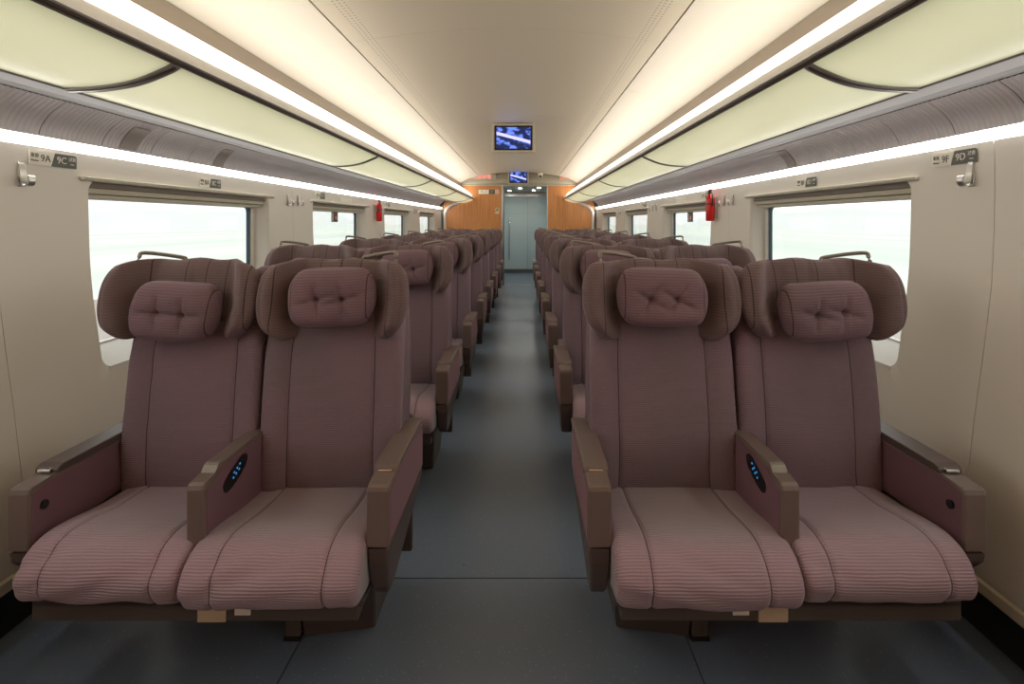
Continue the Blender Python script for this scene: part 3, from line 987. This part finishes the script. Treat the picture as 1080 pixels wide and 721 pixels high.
# ------------------------------------------------------------------ seats
def loft_x(name, prof, cx, hw, r, mats, parent, disp=None, seam=.15, ns=34, wscale=None, sx=1, capmat=1):
    """closed (y,z) section swept along x with rounded ends; disp(u,y,z,ny,nz)->(dy,dz)"""
    n = len(prof)
    area = sum(prof[i][0] * prof[(i + 1) % n][1] - prof[(i + 1) % n][0] * prof[i][1] for i in range(n))
    sg = 1 if area > 0 else -1
    nrm = []
    for i in range(n):
        p, q = prof[i - 1], prof[(i + 1) % n]
        dy, dz = q[0] - p[0], q[1] - p[1]; l = math.hypot(dy, dz) or 1
        nrm.append((dz / l * sg, -dy / l * sg))
    L = [0]
    for i in range(1, n): L.append(L[-1] + math.hypot(prof[i][0] - prof[i - 1][0], prof[i][1] - prof[i - 1][1]))
    us = set()
    for k in range(6): us.add(round(hw - r * (1 - math.sin(k / 5 * math.pi / 2)), 5))
    for k in range(6): us.add(round(-(hw - r * (1 - math.sin(k / 5 * math.pi / 2))), 5))
    for s in (-seam, seam):
        for d in (-.012, -.005, 0, .005, .012): us.add(round(s + d, 5))
    for k in range(ns + 1): us.add(round(-(hw - r) + 2 * (hw - r) * k / ns, 5))
    us = sorted(us)
    V, Fc, U, fm, sm = [], [], [], [], []
    for u in us:
        e = hw - abs(u)
        ins = r * (1 - math.sqrt(max(0, 1 - ((r - e) / r) ** 2))) if e < r else 0
        for i, (y, z) in enumerate(prof):
            ny, nz = nrm[i]
            dy, dz = disp(u, y, z, ny, nz) if disp else (0, 0)
            ws = wscale(z) if wscale else 1
            V.append((sx * (cx + u * ws), y - ny * ins + dy, z - nz * ins + dz)); U.append((u, L[i]))
    m = len(us)
    for j in range(m - 1):
        for i in range(n):
            k = (i + 1) % n
            if k == 0: continue
            Fc.append((j * n + i, j * n + k, (j + 1) * n + k, (j + 1) * n + i)); fm.append(0); sm.append(1)
    for j in range(m - 1):
        Fc.append((j * n + n - 1, j * n, (j + 1) * n, (j + 1) * n + n - 1)); fm.append(0); sm.append(1)
    Fc.append(tuple(range(n))); fm.append(capmat); sm.append(0)
    Fc.append(tuple((m - 1) * n + i for i in range(n))[::-1]); fm.append(capmat); sm.append(0)
    o = mesh_obj(name, V, Fc, mats, parent, U, fm, smooth=sm)
    bm = bmesh.new(); bm.from_mesh(o.data); bmesh.ops.recalc_face_normals(bm, faces=bm.faces[:]); bm.to_mesh(o.data); bm.free()
    return o

def sheet(name, nu, nv, fn, mats, parent, sx=1):
    """pillow-like closed surface from fn(u,v)->(mid point, thickness vector, uv) with u,v in -1..1"""
    V, U, Fc = [], [], []
    W = nu + 1
    for side in (1, -1):
        for j in range(nv + 1):
            for i in range(nu + 1):
                # ease samples towards the rim
                a = -1 + 2 * i / nu; b = -1 + 2 * j / nv
                a = math.sin(a * math.pi / 2) * .5 + a * .5; b = math.sin(b * math.pi / 2) * .5 + b * .5
                p, uv = fn(a, b, side)
                V.append((p[0] * sx, p[1], p[2])); U.append(uv)
    off = (nu + 1) * (nv + 1)
    for j in range(nv):
        for i in range(nu):
            a = j * W + i
            Fc.append((a, a + 1, a + 1 + W, a + W))
            Fc.append((off + a, off + a + W, off + a + 1 + W, off + a + 1))
    o = mesh_obj(name, V, Fc, mats, parent, U)
    bm = bmesh.new(); bm.from_mesh(o.data)
    bmesh.ops.remove_doubles(bm, verts=bm.verts[:], dist=.0004)
    bmesh.ops.recalc_face_normals(bm, faces=bm.faces[:])
    bm.to_mesh(o.data); bm.free()
    smooth_mesh(o.data)
    return o

def make_unit(sx):
    root = empty('double_seat')
    A, Wn = .5675, 1.060               # seat centre lines (aisle seat, window seat)
    for which, cx, bhw, whw in (('aisle', A, .246, .268), ('window', Wn, .238, .280)):
        seed = (sx * 3.7 + cx * 11)
        # seat cushion
        pr = catmull([(.42, .335), (.42, .455), (.33, .458), (.20, .468), (.08, .484), (.0, .486), (-.055, .466), (-.092, .425), (-.096, .385), (-.072, .348), (-.02, .335), (.10, .325), (.30, .325)], 5, True)
        def dsp(u, y, z, ny, nz, seed=seed):
            au = abs(u)
            d = -.006 * math.exp(-((au - .15) / .006) ** 2)
            d += .005 * (1 - (u / .24) ** 2)
            nn = noise.noise(Vector((u * 5 + seed, y * 5, z * 5)))
            d += .006 * nn
            # soft creases on the front bulge
            cr = noise.noise(Vector((u * 9 + z * 26 + seed, y * 4, z * 9)))
            d -= .011 * max(0, cr) * sstep(-y, -.15, .06)
            top = max(0, nz)
            d -= .012 * top * math.exp(-((y - .18) / .13) ** 2) * math.exp(-(u / .13) ** 2)
            return ny * d, nz * d
        ccx, chw = (.578, .243) if which == 'aisle' else (1.052, .228)
        if which == 'window': pr = [(y + .018, z + .004) for y, z in pr]
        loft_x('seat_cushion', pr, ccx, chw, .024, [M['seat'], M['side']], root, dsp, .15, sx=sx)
        # backrest
        pr = catmull([(.345, .44), (.338, .52), (.345, .66), (.362, .82), (.392, .98), (.450, 1.10), (.480, 1.165), (.51, 1.17), (.54, 1.14), (.555, 1.0), (.535, .7), (.50, .44), (.42, .415)], 5, True)
        def dsb(u, y, z, ny, nz, seed=seed):
            au = abs(u)
            d = -.005 * math.exp(-((au - .15) / .006) ** 2)
            if ny < 0:
                d += .016 * sstep(au, .15, .20) + .008 * math.exp(-((z - .62) / .12) ** 2)
                d += .008 * noise.noise(Vector((u * 6 + seed, z * 4, 1))) - .005 * max(0, noise.noise(Vector((u * 14 + z * 9 + seed, z * 10, 4)))) 
                # gathers beside the lower corners and below the head wings
                g = math.sin(u * 60 + 30 * z + seed)
                d += .0035 * g * sstep(au, .12, .22) * (math.exp(-((z - .50) / .06) ** 2))
            return ny * d, nz * d
        def ws(z): return 1 - .05 * sstep(z, .85, 1.1) + .02 * sstep(-z, -.55, -.45)
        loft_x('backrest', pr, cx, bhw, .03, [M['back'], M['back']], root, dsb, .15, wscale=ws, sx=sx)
        # winged headrest cover
        zc, hh = 1.088, .130
        def fh(a, b, side, cx=cx, whw=whw, seed=seed):
            v = b
            z = zc + hh * v * (1 - .11 * abs(a) ** 5)
            hw = whw * (1.005 - .13 * abs(v) ** 3 - .10 * max(0, -v) ** 2)
            x = a * hw + (.048 if whw > .27 else -.004)
            fw = sstep(abs(a), .50, .86)
            lo = .92 * fw * (1 - .25 * sstep(-v, .6, 1))
            ymid = .452 + (z - 1.1) * .22 - .098 * lo
            # slanted wing bottoms and drooping corners
            z += -.012 * fw * sstep(-v, .2, 1) + .004 * math.sin(a * 9 + seed)
            T = (.030 + .026 * fw) * (max(0, 1 - abs(a) ** 4.5)) ** .5 * (max(0, 1 - abs(v) ** 4.5)) ** .5
            if side > 0:
                for s in (-.37, 0.0, .37):
                    T -= .007 * math.exp(-((a - s) / .018) ** 2) * sstep(v, -.3, .3)
                T += .0045 * noise.noise(Vector((a * 3.5 + seed, v * 2, 0))) * (1 - abs(a) ** 6)
                T -= .006 * math.exp(-((abs(a) - .90) / .02) ** 2) * (1 - v * v)
            return (cx + x, ymid - side * T, z), (x, z)
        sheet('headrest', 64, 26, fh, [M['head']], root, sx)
        # head pillow with two buttons
        pz = 1.098 if which == 'aisle' else 1.052
        px = .562 if which == 'aisle' else 1.106
        tilt = -.03 if which == 'aisle' else .05
        bts = ((-.30, -.08), (.28, -.04))
        def fp(a, b, side, px=px, pz=pz, seed=seed, tilt=tilt):
            # squircle mapping for rounded corners
            k = .36
            xx = a * (1 - k * b * b * abs(a) ** 3 * .5) * .153
            zz = b * (1 - k * a ** 4 * abs(b) * .5) * .097
            T = .058 * (max(0, 1 - abs(a) ** 5)) ** .5 * (max(0, 1 - abs(b) ** 3.6)) ** .5
            if side > 0:
                for bu, bv in bts:
                    d2 = ((a - bu) * 1.5) ** 2 + (b - bv) ** 2
                    T -= .026 * math.exp(-d2 / .010) + .010 * math.exp(-d2 / .10)
                    dd = math.hypot((a - bu) * 1.5, b - bv)
                    ang = math.atan2(b - bv, (a - bu) * 1.5)
                    T -= .010 * max(0, math.sin(ang * 4 + seed)) ** 3 * math.exp(-((dd - .34) / .26) ** 2)
                T += .005 * noise.noise(Vector((a * 2 + seed, b * 2, 3)))
                T = max(T, .001)
            x = xx * math.cos(tilt) - zz * math.sin(tilt); z = xx * math.sin(tilt) + zz * math.cos(tilt)
            yc = .352 + (pz + z - 1.1) * .2
            return (px + x, yc - side * T, pz + z), (xx, zz)
        pil = sheet('pillow', 60, 40, fp, [M['pillow']], root, sx)
        for bu, bv in bts:
            p, _ = fp(bu, bv, 1)
            bm = bmesh.new(); bmesh.ops.create_uvsphere(bm, u_segments=10, v_segments=6, radius=.0075)
            for v in bm.verts: v.co = Vector((v.co.x + p[0] * sx, v.co.y * .5 + p[1] - .001, v.co.z + p[2]))
            bm_obj('button', bm, M['pillow'], pil, True)
        # grab handle behind the outer shoulder
        hx0, hx1 = (.378, .520) if which == 'aisle' else (1.215, 1.365)
        bm = bmesh.new()
        zt = 1.238 if which == 'aisle' else 1.236
        c1, c2 = sorted((hx0, hx1))
        inner = c2 if which == 'aisle' else c1
        outer = c1 if which == 'aisle' else c2
        s = 1 if outer > inner else -1
        pts = [(outer, .50, 1.17), (outer, .515, zt - .016), (outer - s * .012, .53, zt), (inner + s * .02, .56, zt - .018), (inner, .56, zt - .030), (inner, .53, 1.175)]
        pts = catmull([(x * sx, y, z) for x, y, z in pts], 4)
        add_tube(bm, pts, .0072, 8)
        bm_obj('grab_handle', bm, M['handle'], root, True)

    # -------- armrests
    def armrest(x0, x1, kind):
        """profile in y,z; kind: aisle / middle / window"""
        if kind == 'middle':
            top = [(.0, .470), (.0, .618), (.004, .629), (.014, .634), (.066, .637), (.078, .652), (.088, .656), (.26, .655), (.40, .652), (.40, .44), (.2, .44)]
        elif kind == 'aisle':
            top = [(.0, .464), (.0, .615), (.004, .625), (.014, .629), (.075, .632), (.46, .632), (.50, .615), (.50, .464)]
        else:
            top = [(.0, .452), (.0, .605), (.004, .617), (.014, .622), (.075, .626), (.46, .626), (.50, .61), (.50, .452)]
        bm = bmesh.new(); add_prism(bm, top, x0 * sx, x1 * sx, .006, 2)
        a = bm_obj('armrest', bm, M['arm'], root)
        def side_panel(x, dirn, pts):
            bm = bmesh.new(); add_prism(bm, pts, (x - dirn * .002) * sx, (x + dirn * .0015) * sx, .001, 1)
            o = bm_obj('side_cloth', bm, M['inset'], a)
            lay = o.data.uv_layers.new(name='UVMap')
            for lp in o.data.loops:
                c = o.data.vertices[lp.vertex_index].co; lay.data[lp.index].uv = (c.y, c.z)
            return o
        if kind == 'middle':
            pn = [(.012, .475), (.012, .612), (.068, .625), (.082, .641), (.39, .640), (.39, .45), (.2, .45)]
            side_panel(x0, -1, pn); side_panel(x1, 1, pn)
            # control panel with blue keys, on the aisle side
            ov = [(.095, .572), (.122, .556), (.205, .584), (.228, .608), (.220, .626), (.185, .628), (.105, .596)]
            ov = catmull(ov, 3, True)
            bm = bmesh.new(); add_prism(bm, ov, (x0 - .0015) * sx, (x0 - .0045) * sx)
            cp = bm_obj('control_panel', bm, M['black'], a)
            bm = bmesh.new()
            for i in range(3):
                for j in range(2):
                    add_disc(bm, ((x0 - .0045) * sx, .145 + i * .016 + j * .005, .585 + i * .006 + j * .014), (-sx, 0, 0), .0034, .001, 8)
            bm_obj('blue_keys', bm, M['led'], a)
            bm = bmesh.new(); add_prism(bm, [(.064, .6375), (.078, .6535), (.088, .6575), (.10, .6575), (.10, .655), (.064, .634)], (x0 + .004) * sx, (x1 - .004) * sx)
            bm_obj('top_bevel', bm, M['handle'], a)
        else:
            # hinged lid, latch
            xo = (x0 - .004, x1 + .004) if kind == 'aisle' else (x0 - .004, x1 + .004)
            lid = [(.088, .634), (.092, .642), (.11, .647), (.44, .648), (.50, .636), (.50, .622), (.088, .624)]
            bm = bmesh.new(); add_prism(bm, lid, xo[0] * sx, xo[1] * sx, .004, 2); bm_obj('table_lid', bm, M['arm'] if kind == 'aisle' else M['armdark'], a)
            bm = bmesh.new(); add_box(bm, (x0 + .012) * sx, (x1 - .012) * sx, .078, .096, .630, .6385, .002); bm_obj('latch', bm, M['chrome'], a)
            if kind == 'aisle':
                pn = [(.008, .470), (.010, .608), (.06, .622), (.46, .624), (.485, .61), (.485, .470)]
                side_panel(x0, -1, pn)
                side_panel(x1, 1, pn)
                low = [(.0, .458), (.002, .42), (.022, .34), (.045, .312), (.075, .304), (.13, .315), (.50, .42), (.50, .458)]
            else:
                pn = [(.012, .458), (.012, .600), (.06, .616), (.46, .616), (.485, .60), (.485, .458)]
                side_panel(x0, -1, pn)
                bm = bmesh.new(); add_disc(bm, ((x0 - .001) * sx, .045, .558), (-sx, 0, 0), .0125, .006, 16); bm_obj('recline_button', bm, M['black'], a)
                low = [(.0, .446), (.004, .42), (.03, .39), (.50, .39), (.50, .446)]
            bm = bmesh.new(); add_prism(bm, low, (x0 + .002) * sx, (x1 - .002) * sx, .008, 2)
            for v in bm.verts:
                k = sstep(.458 - v.co.z, 0, .16)
                cxm = (x0 + x1) / 2 * sx
                v.co.x = cxm + (v.co.x - cxm) * (1 - .28 * k)
            bm_obj('lower_shell', bm, M['armdark'], a)
    armrest(.272, .336, 'aisle')
    armrest(.800, .850, 'middle')
    armrest(1.298, 1.360, 'window')
    # -------- underframe
    def part(name, x0, x1, y0, y1, z0, z1, m, bev=.004):
        return box(name, x0 * sx, x1 * sx, y0, y1, z0, z1, m, root, bev)
    part('cross_beam', .36, 1.29, .00, .05, .262, .318, M['frame'])
    part('cross_beam', .36, 1.29, .34, .40, .262, .318, M['frame'])
    part('seat_pan', .345, 1.29, .0, .42, .300, .322, M['frame'])
    # aisle side foot box: slanted panel
    bm = bmesh.new()
    a = [(.405, .325, 0), (.635, .285, 0), (.635, .62, 0), (.405, .58, 0)]
    b = [(.375, .22, .275), (.635, .20, .275), (.635, .60, .275), (.375, .58, .275)]
    va_ = [bm.verts.new((x * sx, y, z)) for x, y, z in a]; vb_ = [bm.verts.new((x * sx, y, z)) for x, y, z in b]
    bm.faces.new(va_); bm.faces.new(vb_[::-1])
    for i in range(4): bm.faces.new((va_[i], vb_[i], vb_[(i + 1) % 4], va_[(i + 1) % 4]))
    bmesh.ops.bevel(bm, geom=bm.edges[:], offset=.006, segments=1, affect='EDGES')
    bm_obj('foot_box', bm, M['frame'], root)
    for y0 in (.27, .60):
        lg = part('leg', .640, .692, y0, y0 + .05, 0.012, .265, M['frame'])
        box('foot_pad', .636 * sx, .696 * sx, y0 - .005, y0 + .055, 0, .013, M['black'], lg, .003)
    part('rear_light_block', .33, 1.29, .575, .60, .10, .62, M['frame'], .008)  # added panel that blocks light passing under the seats
    part('wall_bracket', 1.25, 1.50, .24, .44, .16, .262, M['frame'])
    part('maintenance_tag', .735, .815, -.004, .002, .262, .303, M['tag'], .001)
    part('label_plate', .665, .71, -.003, .002, .280, .302, M['white'], .001)
    if sx < 0:
        def fit(o):
            for ch in [c for c in C.objects if c.parent == o]:
                for v in ch.data.vertices: v.co.x = -(.272 + (-v.co.x - .272) * .957)
                fit(ch)
        fit(root)
    return root

protos = {sx: make_unit(sx) for sx in (-1, 1)}
bpy.context.view_layer.update()
index_kids()
ROW0, PITCH, NR = 1.473, 1.16, 8
nth = ['front', 'second', 'third', 'fourth', 'fifth', 'sixth', 'seventh', 'last']
for sx, side in ((-1, 'left'), (1, 'right')):
    for k in range(NR):
        r = protos[sx] if k == 0 else dup_tree(protos[sx])
        r.location = (0, ROW0 + PITCH * k, 0)
        tag(r, 'mauve corduroy double seat in the %s row %s of the aisle' % (nth[k], side), 'seat', 'double seats %s of the aisle' % side)

# ------------------------------------------------------------------ outside
o = box('ground', -900, 900, -700, 900, -3.2, -3.0, M['field']); struct(o)
for sx, s in ((-1, 'left'), (1, 'right')):
    p = box('parapet', sx * 4.6, sx * 4.8, -60, 90, -1.2, .50, M['concrete'])
    tag(p, 'pale concrete parapet along the track outside the %s windows' % s, 'parapet')
    box('deck', sx * 1.95, sx * 4.6, -60, 90, -1.3, -1.15, M['concrete'], p)
    # distant misty hills, a closed ridge with depth
    V, Fc = [], []
    n = 60
    for i in range(n + 1):
        y = -250 + 900 * i / n
        h = 12 + 14 * noise.noise(Vector((y * .008, sx * 5, 0))) + 5 * noise.noise(Vector((y * .04, sx, 1)))
        h = max(3, h)
        for dx, z in ((-40, -3), (-18, h * .6), (0, h), (25, h * .55), (60, -3)):
            V.append((sx * (230 + dx), y, z))
    for i in range(n):
        for k in range(4):
            a = i * 5 + k; Fc.append((a, a + 1, a + 6, a + 5))
    h_ = mesh_obj('hills', V, Fc, M['hill'], smooth=True)
    tag(h_, 'low misty hills far beyond the %s windows' % s, 'hills')
